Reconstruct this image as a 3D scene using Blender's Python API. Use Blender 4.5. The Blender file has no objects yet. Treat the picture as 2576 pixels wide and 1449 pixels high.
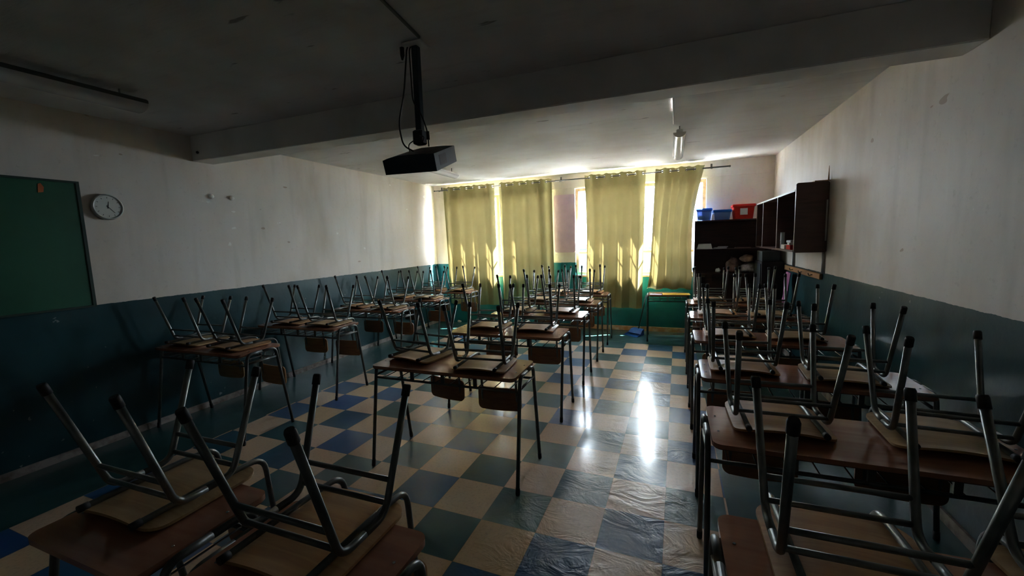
import bpy, math, random
from mathutils import Vector, Matrix, Euler
R = math.radians
random.seed(7)
sc = bpy.context.scene
col = sc.collection

# ------------------------------------------------------------------ camera, light, exposure
H = 1.5
f_px, yaw, pitch, roll = 1035.23, .3725, .1137, -.0324
cam_d = bpy.data.cameras.new('camera')
cam_d.sensor_width = 36
cam_d.lens = f_px / 2576 * 36
cam_d.clip_start = .02
cam = bpy.data.objects.new('camera', cam_d)
col.objects.link(cam)
Ry = Matrix.Rotation(yaw, 4, 'Z')
Rp = Matrix.Rotation(math.pi / 2 - pitch, 4, 'X')
Rr = Matrix.Rotation(roll, 4, 'Z')
cam.matrix_world = Matrix.Translation((0, 0, H)) @ Ry @ Rp @ Rr
sc.camera = cam

sc.view_settings.view_transform = 'Standard'
sc.view_settings.look = 'None'
sc.view_settings.gamma = 1
sc.view_settings.use_curve_mapping = False
sc.view_settings.exposure = EXPOSURE = 4.0

world = bpy.data.worlds.new('sky')
sc.world = world
world.use_nodes = True
bg = world.node_tree.nodes['Background']
bg.inputs[0].default_value = (.80, .89, 1, 1)
bg.inputs[1].default_value = 5.0

sun_d = bpy.data.lights.new('sun', 'SUN')
sun_d.energy = 36
sun_d.angle = R(.6)
sun_d.color = (1, .95, .88)
sun = bpy.data.objects.new('sun', sun_d)
col.objects.link(sun)
# light travels towards -x (a little), -y and steeply down
sun.rotation_euler = Vector((-.52, -.28, -.80)).to_track_quat('-Z', 'Y').to_euler()

def portal(name, x0, x1, z0, z1, y):
    d = bpy.data.lights.new(name, 'AREA')
    d.shape = 'RECTANGLE'; d.size = x1 - x0; d.size_y = z1 - z0
    d.cycles.is_portal = True
    o = bpy.data.objects.new(name, d)
    o.location = ((x0 + x1) / 2, y, (z0 + z1) / 2)
    o.rotation_euler = (R(-90), 0, 0)
    col.objects.link(o)

# ------------------------------------------------------------------ room sizes (metres)
XL, XR, YW, YF = -4.17, 1.32, 6.80, -2.4
ZC, ZD = 2.56, 1.11
YB1, YB2, ZB = 2.61, 2.80, 2.33
W1 = (-3.86, -1.93); W2 = (-1.50, .46); WZ = (.90, 2.32)
for i, w in enumerate((W1, W2)):
    portal('window_portal', w[0], w[1], WZ[0], WZ[1], YW + .21)
sc.cycles.max_bounces = 10
sc.cycles.diffuse_bounces = 7
sc.cycles.transparent_max_bounces = 12
sc.cycles.caustics_reflective = False
sc.cycles.caustics_refractive = False
sc.cycles.sample_clamp_indirect = 6
sc.cycles.use_denoising = True

# ------------------------------------------------------------------ materials
def mat(name, color=(.5, .5, .5), rough=.5, metal=0, spec=.5, **kw):
    m = bpy.data.materials.new(name); m.use_nodes = True
    nt = m.node_tree; b = nt.nodes['Principled BSDF']
    b.inputs['Base Color'].default_value = (*color, 1)
    b.inputs['Roughness'].default_value = rough
    b.inputs['Metallic'].default_value = metal
    b.inputs['Specular IOR Level'].default_value = spec
    return m
class N:
    """small node helper"""
    def __init__(s, m):
        s.m = m; s.nt = m.node_tree; s.b = s.nt.nodes['Principled BSDF']
    def new(s, t, **kw):
        n = s.nt.nodes.new(t)
        for k, v in kw.items(): setattr(n, k, v)
        return n
    def link(s, a, b): s.nt.links.new(a, b)
    def pos(s): return s.new('ShaderNodeNewGeometry').outputs['Position']
    def obj(s): return s.new('ShaderNodeTexCoord').outputs['Object']
    def scale(s, v, sx, sy, sz):
        n = s.new('ShaderNodeMapping'); n.inputs['Scale'].default_value = (sx, sy, sz)
        s.link(v, n.inputs['Vector']); return n.outputs[0]
    def noise(s, v, sc_=5, det=4, rough=.5, dist=0):
        n = s.new('ShaderNodeTexNoise'); n.inputs['Scale'].default_value = sc_
        n.inputs['Detail'].default_value = det; n.inputs['Roughness'].default_value = rough
        n.inputs['Distortion'].default_value = dist
        s.link(v, n.inputs['Vector']); return n.outputs[0]
    def ramp(s, v, stops):
        n = s.new('ShaderNodeValToRGB'); r = n.color_ramp
        while len(r.elements) > 1: r.elements.remove(r.elements[-1])
        r.elements[0].position = stops[0][0]; c = stops[0][1]
        r.elements[0].color = (*c, 1) if isinstance(c, tuple) else (c, c, c, 1)
        for p, c in stops[1:]:
            e = r.elements.new(p); e.color = (*c, 1) if isinstance(c, tuple) else (c, c, c, 1)
        s.link(v, n.inputs[0]); return n.outputs[0]
    def mix(s, f, a, b):
        n = s.new('ShaderNodeMix', data_type='RGBA')
        for i, x in ((0, f), (6, a), (7, b)):
            if isinstance(x, (int, float)): n.inputs[i].default_value = x
            elif isinstance(x, tuple): n.inputs[i].default_value = (*x, 1)
            else: s.link(x, n.inputs[i])
        return n.outputs[2]
    def math(s, op, a, b=None, c=None):
        n = s.new('ShaderNodeMath', operation=op)
        for i, x in enumerate((a, b, c)):
            if x is None: continue
            if isinstance(x, (int, float)): n.inputs[i].default_value = x
            else: s.link(x, n.inputs[i])
        return n.outputs[0]
    def xyz(s, v):
        n = s.new('ShaderNodeSeparateXYZ'); s.link(v, n.inputs[0]); return n.outputs
    def bump(s, h, strength=.3, dist=.01):
        n = s.new('ShaderNodeBump'); n.inputs['Strength'].default_value = strength
        n.inputs['Distance'].default_value = dist
        s.link(h, n.inputs['Height']); s.link(n.outputs[0], s.b.inputs['Normal'])
    def color(s, c): s.link(c, s.b.inputs['Base Color'])
    def rough(s, c): s.link(c, s.b.inputs['Roughness'])

def grime_mat(name, c1, c2, scale=6, rough=.5, bump=0, det=4, **kw):
    m = mat(name, c1, rough, **kw); n = N(m)
    v = n.noise(n.obj(), scale, det)
    n.color(n.ramp(v, [(.3, c2), (.6, c1)]))
    if bump: n.bump(v, bump, .005)
    return m

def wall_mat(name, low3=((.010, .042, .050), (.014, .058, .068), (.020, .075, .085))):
    m = mat(name, rough=.6); n = N(m)
    p = n.pos(); x, y, z = n.xyz(p)
    big = n.noise(n.scale(p, 1, 1, .45), 1.3, 4, .6)
    upper = n.ramp(big, [(.30, (.56, .48, .385)), (.50, (.69, .625, .56)), (.7, (.75, .71, .67))])
    # drips, smudges
    drip = n.noise(n.scale(p, 7, 7, .8), 1, 3, .5)
    upper = n.mix(n.ramp(drip, [(.55, 0.), (.75, .35)]), upper, (.46, .42, .36))
    fine = n.noise(p, 24, 3, .7)
    upper = n.mix(n.ramp(fine, [(.60, 0.), (.72, .25)]), upper, (.40, .36, .30))
    # peeled chips of paint, plaster showing
    chip = n.noise(n.scale(p, 1, 1, 1.6), 7.5, 2, .5)
    chip2 = n.noise(p, 1.1, 1)
    cm = n.math('MULTIPLY', n.ramp(chip, [(.735, 0.), (.745, 1.)]), n.ramp(chip2, [(.5, 0.), (.56, 1.)]))
    upper = n.mix(cm, upper, (.86, .84, .80))
    scr = n.noise(n.scale(p, 1, 1.5, 4), 4, 1, .3)
    upper = n.mix(n.math('MULTIPLY', n.ramp(scr, [(.80, 0.), (.81, .6)]), n.ramp(chip2, [(.45, 0.), (.5, 1.)])), upper, (.30, .17, .09))
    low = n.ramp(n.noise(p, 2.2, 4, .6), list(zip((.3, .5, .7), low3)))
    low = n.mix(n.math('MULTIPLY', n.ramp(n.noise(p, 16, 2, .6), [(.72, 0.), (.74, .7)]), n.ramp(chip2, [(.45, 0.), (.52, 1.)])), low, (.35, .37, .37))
    edge = n.math('ADD', z, n.math('MULTIPLY', n.math('SUBTRACT', n.noise(p, 9, 3, .7), .5), .018))
    isup = n.math('GREATER_THAN', edge, ZD)
    n.color(n.mix(isup, low, upper))
    n.rough(n.math('ADD', .30, n.math('MULTIPLY', isup, .30)))
    n.bump(n.noise(p, 14, 4, .6), .25, .006)
    return m

def ceiling_mat():
    m = mat('ceiling_paint', rough=.75); n = N(m)
    p = n.pos()
    st = n.noise(n.scale(p, 1, 6, 6), 2.2, 5, .65)
    big = n.noise(p, .9, 3, .6)
    c = n.ramp(big, [(.3, (.46, .44, .41)), (.6, (.62, .62, .63))])
    c = n.mix(n.ramp(st, [(.55, 0.), (.75, .55)]), c, (.42, .41, .42))
    spot = n.noise(n.scale(p, .8, 3.2, 3), 3.6, 3, .6)
    c = n.mix(n.ramp(spot, [(.69, 0.), (.73, .9)]), c, (.16, .15, .15))
    n.color(c)
    n.bump(st, .5, .012)
    return m

def floor_mat():
    m = mat('vinyl_tile', rough=.2); n = N(m)
    p = n.pos(); x, y, z = n.xyz(p)
    a = -.0116; ca, sa = math.cos(a), math.sin(a)
    X = n.math('SUBTRACT', x, -.2873); Y = n.math('SUBTRACT', y, 5.9355)
    u = n.math('DIVIDE', n.math('ADD', n.math('MULTIPLY', X, ca), n.math('MULTIPLY', Y, sa)), .3085)
    v = n.math('DIVIDE', n.math('ADD', n.math('MULTIPLY', X, sa), n.math('MULTIPLY', Y, -ca)), .3136)
    fu = n.math('FLOOR', u); fv = n.math('FLOOR', v)
    par = n.math('FLOORED_MODULO', n.math('ADD', fu, fv), 2)
    cell = n.new('ShaderNodeCombineXYZ'); n.link(fu, cell.inputs[0]); n.link(fv, cell.inputs[1])
    wn = n.new('ShaderNodeTexWhiteNoise'); n.link(cell.outputs[0], wn.inputs[0]); rnd = wn.outputs[0]
    soft = n.noise(p, 1.1, 3, .6)
    # dark tiles run from bottle green to blue, cream tiles from sand to salmon
    dsel = n.math('ADD', n.math('MULTIPLY', rnd, .55), n.math('MULTIPLY', soft, .55))
    dark = n.ramp(dsel, [(.32, (.018, .085, .078)), (.50, (.018, .090, .115)), (.62, (.016, .085, .190)), (.85, (.018, .070, .250))])
    lsel = n.math('ADD', n.math('MULTIPLY', rnd, .45), n.math('MULTIPLY', soft, .55))
    light = n.ramp(lsel, [(.25, (.64, .43, .23)), (.5, (.68, .48, .31)), (.75, (.72, .50, .36))])
    speck = n.noise(p, 60, 2, .6)
    light = n.mix(n.ramp(speck, [(.5, 0.), (.7, .3)]), light, (.32, .20, .12))
    dark = n.mix(n.ramp(speck, [(.5, 0.), (.75, .10)]), dark, (.06, .13, .13))
    tile = n.mix(par, dark, light)
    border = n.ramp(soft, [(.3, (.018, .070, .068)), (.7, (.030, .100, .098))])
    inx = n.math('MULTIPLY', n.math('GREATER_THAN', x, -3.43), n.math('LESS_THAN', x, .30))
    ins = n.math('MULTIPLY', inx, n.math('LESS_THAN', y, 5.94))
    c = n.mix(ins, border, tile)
    # seams and dirt
    du = n.math('ABSOLUTE', n.math('SUBTRACT', n.math('FRACT', n.math('ADD', u, .5)), .5))
    dv = n.math('ABSOLUTE', n.math('SUBTRACT', n.math('FRACT', n.math('ADD', v, .5)), .5))
    seam = n.math('LESS_THAN', n.math('MINIMUM', du, dv), .006)
    c = n.mix(n.math('MULTIPLY', n.math('MULTIPLY', seam, ins), .5), c, (.05, .05, .045))
    dirt = n.noise(n.scale(p, 1, .35, 1), 9, 4, .65)
    c = n.mix(n.ramp(dirt, [(.56, 0.), (.9, .25)]), c, (.10, .085, .07))
    n.color(c)
    n.rough(n.ramp(n.noise(p, 5, 4, .6), [(.3, .33), (.7, .42)]))
    # the vinyl buckles and ripples along the aisle
    rip = n.noise(n.scale(p, 1, 1.5, 1), 4.2, 4, .6, 1.1)
    aisle = n.math('MULTIPLY', n.ramp(n.math('ABSOLUTE', n.math('ADD', x, .30)), [(.20, 1.), (.70, .10)]), n.ramp(n.noise(p, 1.6, 1), [(.38, .15), (.62, 1.)]))
    h = n.math('ADD', n.math('MULTIPLY', rip, aisle), n.math('MULTIPLY', n.noise(p, 1.2, 1), .5))
    n.bump(h, .9, .03)
    n.b.inputs['Specular IOR Level'].default_value = .5
    n.b.inputs['Coat Weight'].default_value = .8
    n.b.inputs['Coat Roughness'].default_value = .16
    return m

def wood(name, c1, c2, rough=.35, sx=3, sy=40, sz=40):
    m = mat(name, c1, rough); n = N(m)
    v = n.noise(n.scale(n.obj(), sx, sy, sz), 1.2, 4, .6, .5)
    n.color(n.ramp(v, [(.3, c2), (.65, c1)]))
    n.bump(v, .08, .002)
    return m

def fabric(name, c1, c2, trans=.35):
    m = bpy.data.materials.new(name); m.use_nodes = True
    nt = m.node_tree; nt.nodes.remove(nt.nodes['Principled BSDF'])
    out = nt.nodes['Material Output']
    geo = nt.nodes.new('ShaderNodeNewGeometry')
    no = nt.nodes.new('ShaderNodeTexNoise'); no.inputs['Scale'].default_value = 3; no.inputs['Detail'].default_value = 4
    nt.links.new(geo.outputs['Position'], no.inputs['Vector'])
    ra = nt.nodes.new('ShaderNodeValToRGB'); ra.color_ramp.elements[0].position = .3; ra.color_ramp.elements[1].position = .7
    ra.color_ramp.elements[0].color = (*c2, 1); ra.color_ramp.elements[1].color = (*c1, 1)
    nt.links.new(no.outputs[0], ra.inputs[0])
    d = nt.nodes.new('ShaderNodeBsdfDiffuse'); t = nt.nodes.new('ShaderNodeBsdfTranslucent')
    mx = nt.nodes.new('ShaderNodeMixShader'); mx.inputs[0].default_value = trans
    nt.links.new(ra.outputs[0], d.inputs[0]); t.inputs[0].default_value = (.70, .54, .22, 1)
    nt.links.new(d.outputs[0], mx.inputs[1]); nt.links.new(t.outputs[0], mx.inputs[2])
    nt.links.new(mx.outputs[0], out.inputs[0])
    return m

def glass_mat():
    m = bpy.data.materials.new('window_glass'); m.use_nodes = True
    nt = m.node_tree; nt.nodes.remove(nt.nodes['Principled BSDF'])
    t = nt.nodes.new('ShaderNodeBsdfTransparent'); t.inputs[0].default_value = (.93, .96, .97, 1)
    g = nt.nodes.new('ShaderNodeBsdfGlossy'); g.inputs['Roughness'].default_value = .03
    mx = nt.nodes.new('ShaderNodeMixShader'); mx.inputs[0].default_value = .06
    nt.links.new(t.outputs[0], mx.inputs[1]); nt.links.new(g.outputs[0], mx.inputs[2])
    nt.links.new(mx.outputs[0], nt.nodes['Material Output'].inputs[0])
    return m

def clear_plastic(name, c, a=.5, rough=.2):
    m = bpy.data.materials.new(name); m.use_nodes = True
    nt = m.node_tree; b = nt.nodes['Principled BSDF']
    b.inputs['Base Color'].default_value = (*c, 1); b.inputs['Roughness'].default_value = rough
    t = nt.nodes.new('ShaderNodeBsdfTransparent'); t.inputs[0].default_value = (*[min(1, k * .6 + .4) for k in c], 1)
    mx = nt.nodes.new('ShaderNodeMixShader'); mx.inputs[0].default_value = a
    nt.links.new(t.outputs[0], mx.inputs[1]); nt.links.new(b.outputs[0], mx.inputs[2])
    nt.links.new(mx.outputs[0], nt.nodes['Material Output'].inputs[0])
    return m

M = {}
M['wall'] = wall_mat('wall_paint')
M['wall_teal'] = wall_mat('wall_paint_bright_teal', ((.006, .10, .115), (.008, .13, .15), (.012, .155, .175)))  # wall paint with a brighter teal lower band, used on the back wall
M['ceiling'] = ceiling_mat()
M['floor'] = floor_mat()
M['beam'] = grime_mat('beam_paint', (.80, .79, .77), (.66, .64, .61), 2.5, .7)
M['tube'] = grime_mat('grey_tube_paint', (.22, .235, .225), (.14, .15, .14), 20, .32, metal=.55)
M['tube_dark'] = grime_mat('dark_tube_paint', (.12, .13, .125), (.08, .085, .08), 20, .34, metal=.5)
M['rubber'] = mat('black_rubber', (.012, .012, .013), .6)
M['chrome'] = mat('steel_wire', (.55, .56, .57), .25, .9)
M['ply'] = wood('seat_plywood', (.56, .315, .135), (.40, .20, .08), .42)
M['ply_pale'] = wood('pale_plywood', (.52, .345, .17), (.38, .235, .105), .45)
M['ply_back'] = wood('backrest_plywood', (.33, .16, .075), (.21, .09, .045), .4)
M['desktop'] = wood('desk_laminate', (.42, .20, .125), (.31, .135, .085), .12, 2, 16, 16)
M['curtain'] = fabric('olive_curtain_cloth', (.34, .315, .155), (.285, .265, .125), .018)
M['glass'] = glass_mat()
M['frame'] = grime_mat('window_wood', (.36, .25, .15), (.22, .15, .09), 14, .5)
M['iron'] = mat('grille_iron', (.05, .05, .055), .5, .3)
M['rod'] = mat('curtain_rod_metal', (.10, .095, .09), .35, .8)
M['darkwood'] = wood('dark_brown_melamine', (.095, .042, .034), (.060, .027, .022), .4, 3, 30, 30)
M['darkin'] = mat('black_melamine', (.022, .016, .015), .5)
M['edge'] = mat('pale_edge_strip', (.45, .40, .36), .45)
M['rail'] = wood('brown_rail_wood', (.42, .20, .07), (.26, .12, .045), .5, 20, 3, 20)
M['pink'] = grime_mat('pink_paper', (.60, .43, .53), (.54, .38, .48), 8, .7, .1)
M['pinkcloth'] = grime_mat('pink_cloth', (.50, .18, .36), (.40, .13, .28), 8, .85)
M['proj'] = mat('projector_shell', (.014, .030, .042), .42)
M['black'] = mat('black_paint', (.012, .014, .016), .5)
M['white'] = mat('white_plastic', (.88, .87, .84), .35)
M['whitemetal'] = mat('white_enamel', (.62, .62, .62), .4)
M['lampglass'] = clear_plastic('lamp_diffuser', (.82, .82, .86), .55, .25)
M['tubeglass'] = mat('fluorescent_glass', (.82, .82, .80), .2)
M['board'] = grime_mat('green_chalkboard', (.012, .105, .055), (.008, .080, .042), 3, .42)
M['boardframe'] = mat('board_frame', (.010, .035, .025), .5)
M['orange'] = grime_mat('orange_paper', (.55, .16, .05), (.45, .12, .04), 8, .8)
M['clockrim'] = mat('clock_rim', (.42, .44, .42), .35, .2)
M['clockface'] = mat('clock_face', (.66, .68, .64), .4)
M['red'] = clear_plastic('red_tub', (.70, .03, .02), .85, .25)
M['blue'] = clear_plastic('blue_tub', (.02, .17, .68), .75, .25)
M['bluebody'] = clear_plastic('bluish_tub', (.16, .30, .60), .6, .15)
M['clear'] = clear_plastic('clear_tub', (.55, .62, .72), .45, .15)
M['paper'] = grime_mat('white_paper', (.72, .72, .72), (.62, .62, .60), 9, .7)
M['yellow'] = grime_mat('yellow_card', (.80, .50, .04), (.74, .44, .03), 7, .6)
M['dustblue'] = mat('blue_dustpan_plastic', (.02, .12, .42), .3)
M['plaster'] = grime_mat('baseboard_left', (.42, .37, .33), (.16, .12, .10), 16, .4, .4)
M['basewood'] = grime_mat('baseboard_wood', (.48, .26, .12), (.60, .50, .38), 12, .55, .3)
M['concrete'] = grime_mat('yard_concrete', (.62, .60, .56), (.50, .48, .44), 2, .9)
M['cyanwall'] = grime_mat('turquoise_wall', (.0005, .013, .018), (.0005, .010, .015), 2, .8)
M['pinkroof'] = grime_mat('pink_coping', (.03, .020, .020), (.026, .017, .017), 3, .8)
M['cloth_a'] = grime_mat('dusty_pink_cloth', (.42, .27, .23), (.25, .15, .13), 20, .9)
M['cloth_b'] = grime_mat('mottled_cloth', (.45, .41, .36), (.14, .12, .11), 22, .9)
M['greygreen'] = mat('grey_green_card', (.055, .065, .060), .6)
M['bottle'] = clear_plastic('bottle_plastic', (.35, .48, .45), .55, .15)
M['caulk'] = mat('grey_metal', (.30, .30, .30), .4, .6)

# ------------------------------------------------------------------ mesh builder
class MB:
    def __init__(s): s.v = []; s.f = []; s.sm = []
    def add(s, vs, fs, smooth=False):
        o = len(s.v); s.v += [tuple(v) for v in vs]
        for f in fs: s.f.append([i + o for i in f]); s.sm.append(smooth)
        return s
    def box(s, a, b, bev=0):
        x0, y0, z0 = a; x1, y1, z1 = b
        if bev <= 0:
            v = [(x, y, z) for z in (z0, z1) for y in (y0, y1) for x in (x0, x1)]
            return s.add(v, [(0, 2, 3, 1), (4, 5, 7, 6), (0, 1, 5, 4), (2, 6, 7, 3), (0, 4, 6, 2), (1, 3, 7, 5)])
        # chamfered: octagonal prism in z with inset caps
        def ring(z, i):
            q = [(x0 + bev, y0), (x1 - bev, y0), (x1, y0 + bev), (x1, y1 - bev), (x1 - bev, y1), (x0 + bev, y1), (x0, y1 - bev), (x0, y0 + bev)]
            cx, cy = (x0 + x1) / 2, (y0 + y1) / 2
            return [(px + (i if px < cx else -i), py + (i if py < cy else -i), z) for px, py in q]
        v = ring(z0, bev) + ring(z0 + bev, 0) + ring(z1 - bev, 0) + ring(z1, bev)
        fs = [tuple(range(7, -1, -1)), tuple(range(24, 32))]
        for k in range(3):
            for i in range(8):
                j = (i + 1) % 8
                fs.append((k * 8 + i, k * 8 + j, k * 8 + 8 + j, k * 8 + 8 + i))
        return s.add(v, fs)
    def tube(s, pts, r, n=10, cap=True, closed=False):
        P = [Vector(p) for p in pts]; m = len(P)
        if m < 2: return s
        T = []
        for i in range(m):
            if closed: t = P[(i + 1) % m] - P[i - 1]
            elif i == 0: t = P[1] - P[0]
            elif i == m - 1: t = P[-1] - P[-2]
            else: t = (P[i + 1] - P[i]).normalized() + (P[i] - P[i - 1]).normalized()
            T.append(t.normalized())
        up = Vector((0, 0, 1)) if abs(T[0].z) < .9 else Vector((1, 0, 0))
        u = T[0].cross(up).normalized(); vs = []
        for i in range(m):
            if i: u = (u - T[i] * u.dot(T[i])).normalized()
            w = T[i].cross(u)
            rr = r[i] if isinstance(r, (list, tuple)) else r
            for k in range(n):
                a = 2 * math.pi * k / n
                vs.append(P[i] + (u * math.cos(a) + w * math.sin(a)) * rr)
        fs = []
        for i in range(m if closed else m - 1):
            i2 = (i + 1) % m
            for k in range(n):
                k2 = (k + 1) % n
                fs.append((i * n + k, i * n + k2, i2 * n + k2, i2 * n + k))
        s.add(vs, fs, True)
        if cap and not closed:
            o = len(s.v) - len(vs)
            s.f.append([o + k for k in range(n)][::-1]); s.sm.append(False)
            s.f.append([o + (m - 1) * n + k for k in range(n)]); s.sm.append(False)
        return s
    def lathe(s, prof, n=24, c=(0, 0, 0), axis='z'):
        vs = []; fs = []
        for r, z in prof:
            for k in range(n):
                a = 2 * math.pi * k / n; x, y = r * math.cos(a), r * math.sin(a)
                p = (x, y, z) if axis == 'z' else ((z, x, y) if axis == 'x' else (x, z, y))
                vs.append((p[0] + c[0], p[1] + c[1], p[2] + c[2]))
        for i in range(len(prof) - 1):
            for k in range(n):
                k2 = (k + 1) % n
                fs.append((i * n + k, i * n + k2, (i + 1) * n + k2, (i + 1) * n + k))
        s.add(vs, fs, True)
        o = len(s.v) - len(vs)
        s.f.append([o + k for k in range(n)][::-1]); s.sm.append(False)
        s.f.append([o + (len(prof) - 1) * n + k for k in range(n)]); s.sm.append(False)
        return s
    def panel(s, w, d, th, rc, fn=None, nx=14, c=(0, 0, 0), plane='xy'):
        """rounded rectangle slab; fn(x,y) lifts its middle surface"""
        fn = fn or (lambda x, y: 0)
        ys = [-d / 2 + rc * (1 - math.cos(a * math.pi / 12)) for a in range(7)]
        nm = 10
        mid = [-d / 2 + rc + (d - 2 * rc) * i / nm for i in range(1, nm)]
        ys = ys + mid + [-y for y in ys[::-1]]
        rows = len(ys); cols = nx + 1; vs = []
        for side in (1, -1):
            for y in ys:
                dy = max(0, abs(y) - (d / 2 - rc))
                hx = w / 2 - (rc - math.sqrt(max(0, rc * rc - dy * dy)))
                for i in range(cols):
                    x = hx * (2 * i / nx - 1)
                    vs.append((x, y, fn(x, y) + side * th / 2))
        fs = []; K = rows * cols
        for j in range(rows - 1):
            for i in range(nx):
                a = j * cols + i
                fs.append((a, a + 1, a + cols + 1, a + cols))
                fs.append((K + a, K + a + cols, K + a + cols + 1, K + a + 1))
        rim = [j * cols for j in range(rows)][::-1] + list(range(1, cols)) + [j * cols + nx for j in range(1, rows)] + [(rows - 1) * cols + i for i in range(nx - 1, 0, -1)]
        vv = []
        for x, y, z in vs:
            p = (x, y, z) if plane == 'xy' else ((x, -z, y) if plane == 'xz' else (z, x, y))
            vv.append((p[0] + c[0], p[1] + c[1], p[2] + c[2]))
        s.add(vv, fs, True)
        o = len(s.v) - len(vv)
        L = len(rim)
        # separate rim vertices so that the edge stays crisp
        top = [s.v[o + i] for i in rim]; bot = [s.v[o + K + i] for i in rim]
        s.add(top + bot, [(i, L + i, L + (i + 1) % L, (i + 1) % L) for i in range(L)], True)
        return s
    def build(s, name, m, parent=None, loc=None):
        me = bpy.data.meshes.new(name)
        me.from_pydata(s.v, [], s.f); me.update()
        me.polygons.foreach_set('use_smooth', s.sm)
        me.materials.append(m)
        o = bpy.data.objects.new(name, me); col.objects.link(o)
        if parent: o.parent = parent
        if loc: o.location = loc
        return o

def fillet(pts, r, n=6):
    P = [Vector(p) for p in pts]; out = [P[0]]
    for i in range(1, len(P) - 1):
        a, b, c = P[i - 1], P[i], P[i + 1]
        d1, d2 = (a - b), (c - b)
        rr = min(r, d1.length * .48, d2.length * .48)
        p0 = b + d1.normalized() * rr; p1 = b + d2.normalized() * rr
        for k in range(n + 1):
            t = k / n
            out.append(p0 * (1 - t) ** 2 + b * 2 * t * (1 - t) + p1 * t * t)
    out.append(P[-1]); return out

def tag(o, label, cat, group=None, kind=None):
    o['label'] = label; o['category'] = cat
    if group: o['group'] = group
    if kind: o['kind'] = kind
    return o
def empty(name, loc=(0, 0, 0), rz=0):
    o = bpy.data.objects.new(name, None); o.location = loc; o.rotation_euler = (0, 0, rz)
    o.empty_display_size = .05
    col.objects.link(o); return o
def structure(o): o['kind'] = 'structure'; return o
def kids(o): return [c for c in KID.get(o.name, [])]
KID = {}
def remember(root):
    KID[root.name] = [o for o in bpy.data.objects if o.parent == root]
    for c in KID[root.name]: remember(c)
def copy_tree(o, parent=None):
    c = o.copy(); col.objects.link(c); c.parent = parent
    for ch in kids(o): copy_tree(ch, c)
    return c

# ------------------------------------------------------------------ room shell
structure(MB().add([(XL - .2, YF - .2, 0), (XR + .2, YF - .2, 0), (XR + .2, YW + .1, 0), (XL - .2, YW + .1, 0),
                    (XL - .2, YF - .2, -.12), (XR + .2, YF - .2, -.12), (XR + .2, YW + .1, -.12), (XL - .2, YW + .1, -.12)],
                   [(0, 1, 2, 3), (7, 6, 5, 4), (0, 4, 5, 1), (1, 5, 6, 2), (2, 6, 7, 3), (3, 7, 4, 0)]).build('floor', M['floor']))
structure(MB().box((XL - .2, YF - .2, ZC), (XR + .2, YW + .25, ZC + .15)).build('ceiling', M['ceiling']))
structure(MB().box((XL, YB1, ZB), (XR, YB2, ZC), .006).build('trim_1', M['beam']))           # ceiling beam
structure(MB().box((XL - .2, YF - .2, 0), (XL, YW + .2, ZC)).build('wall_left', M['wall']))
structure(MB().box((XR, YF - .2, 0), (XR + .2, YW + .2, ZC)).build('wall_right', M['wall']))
structure(MB().box((XL, YF - .2, 0), (XR, YF, ZC)).build('wall_front', M['wall']))
b = MB()
Y0, Y1 = YW, YW + .2
b.box((XL, Y0, 0), (XR, Y1, WZ[0]))
b.box((XL, Y0, WZ[1]), (XR, Y1, ZC))
for x0, x1 in ((XL, W1[0]), (W1[1], W2[0]), (W2[1], XR)):
    b.box((x0, Y0, WZ[0]), (x1, Y1, WZ[1]))
structure(b.build('wall_back', M['wall_teal']))
# shallow lintel band above the windows
structure(MB().box((XL + .04, YW - .012, 2.335), (XR, YW, ZC)).build('trim_2', M['wall']))
# low baseboards
structure(MB().box((XL, YF, 0), (XL + .014, YW, .055)).build('baseboard_left', M['plaster']))
structure(MB().box((XL + 1.9, YW - .014, 0), (XR, YW, .07)).build('baseboard_back', M['basewood']))
structure(MB().box((XR - .014, YF, 0), (XR, YW, .06)).build('baseboard_right', M['plaster']))

# windows: wooden frames with glass, two lights each and a low transom
def window(i, w):
    x0, x1 = w; z0, z1 = WZ; ya, yb = YW + .06, YW + .115
    fr = MB(); t = .045
    fr.box((x0, ya, z0), (x0 + t, yb, z1)); fr.box((x1 - t, ya, z0), (x1, yb, z1))
    fr.box((x0 + t, ya, z0), (x1 - t, yb, z0 + t)); fr.box((x0 + t, ya, z1 - t), (x1 - t, yb, z1))
    xm = (x0 + x1) / 2
    fr.box((xm - .03, ya, z0 + t), (xm + .03, yb, z1 - t))
    fr.box((x0 + t, ya, 1.25), (xm - .03, yb, 1.285)); fr.box((xm + .03, ya, 1.25), (x1 - t, yb, 1.285))
    o = structure(fr.build('window_%d' % i, M['frame']))
    for a, c in ((x0 + t, xm - .03), (xm + .03, x1 - t)):
        for p, q in ((z0 + t, 1.25), (1.285, z1 - t)):
            MB().box((a, ya + .02, p), (c, ya + .024, q)).build('glass_pane', M['glass'], o)
    MB().box((x0, YW - .03, z0 - .03), (x1, YW, z0 - .002), .004).build('window_sill', M['frame'], o)
    return o
window(1, W1); window(2, W2)
for w, lb in ((W1, 'iron security grille outside the left window'), (W2, 'iron security grille outside the right window')):
    g = empty('window_grille', ((w[0] + w[1]) / 2, YW + .17, WZ[0]))
    hw = (w[1] - w[0]) / 2 - .01; hh = WZ[1] - WZ[0]
    m = MB()
    for z in (.04, .36, .72, 1.06, hh - .04): m.tube([(-hw, 0, z), (hw, 0, z)], .007, 6)
    m.build('cross_bar', M['iron'], g)
    m = MB(); k = int(2 * hw / .16)
    for j in range(k + 1): 
        x = -hw + .012 + j * (2 * hw - .024) / k
        m.tube([(x, .008, .005), (x, .008, hh - .005)], .007, 6)
    m.build('upright_bars', M['iron'], g)
    tag(g, lb, 'grille', 'window grilles')

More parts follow.
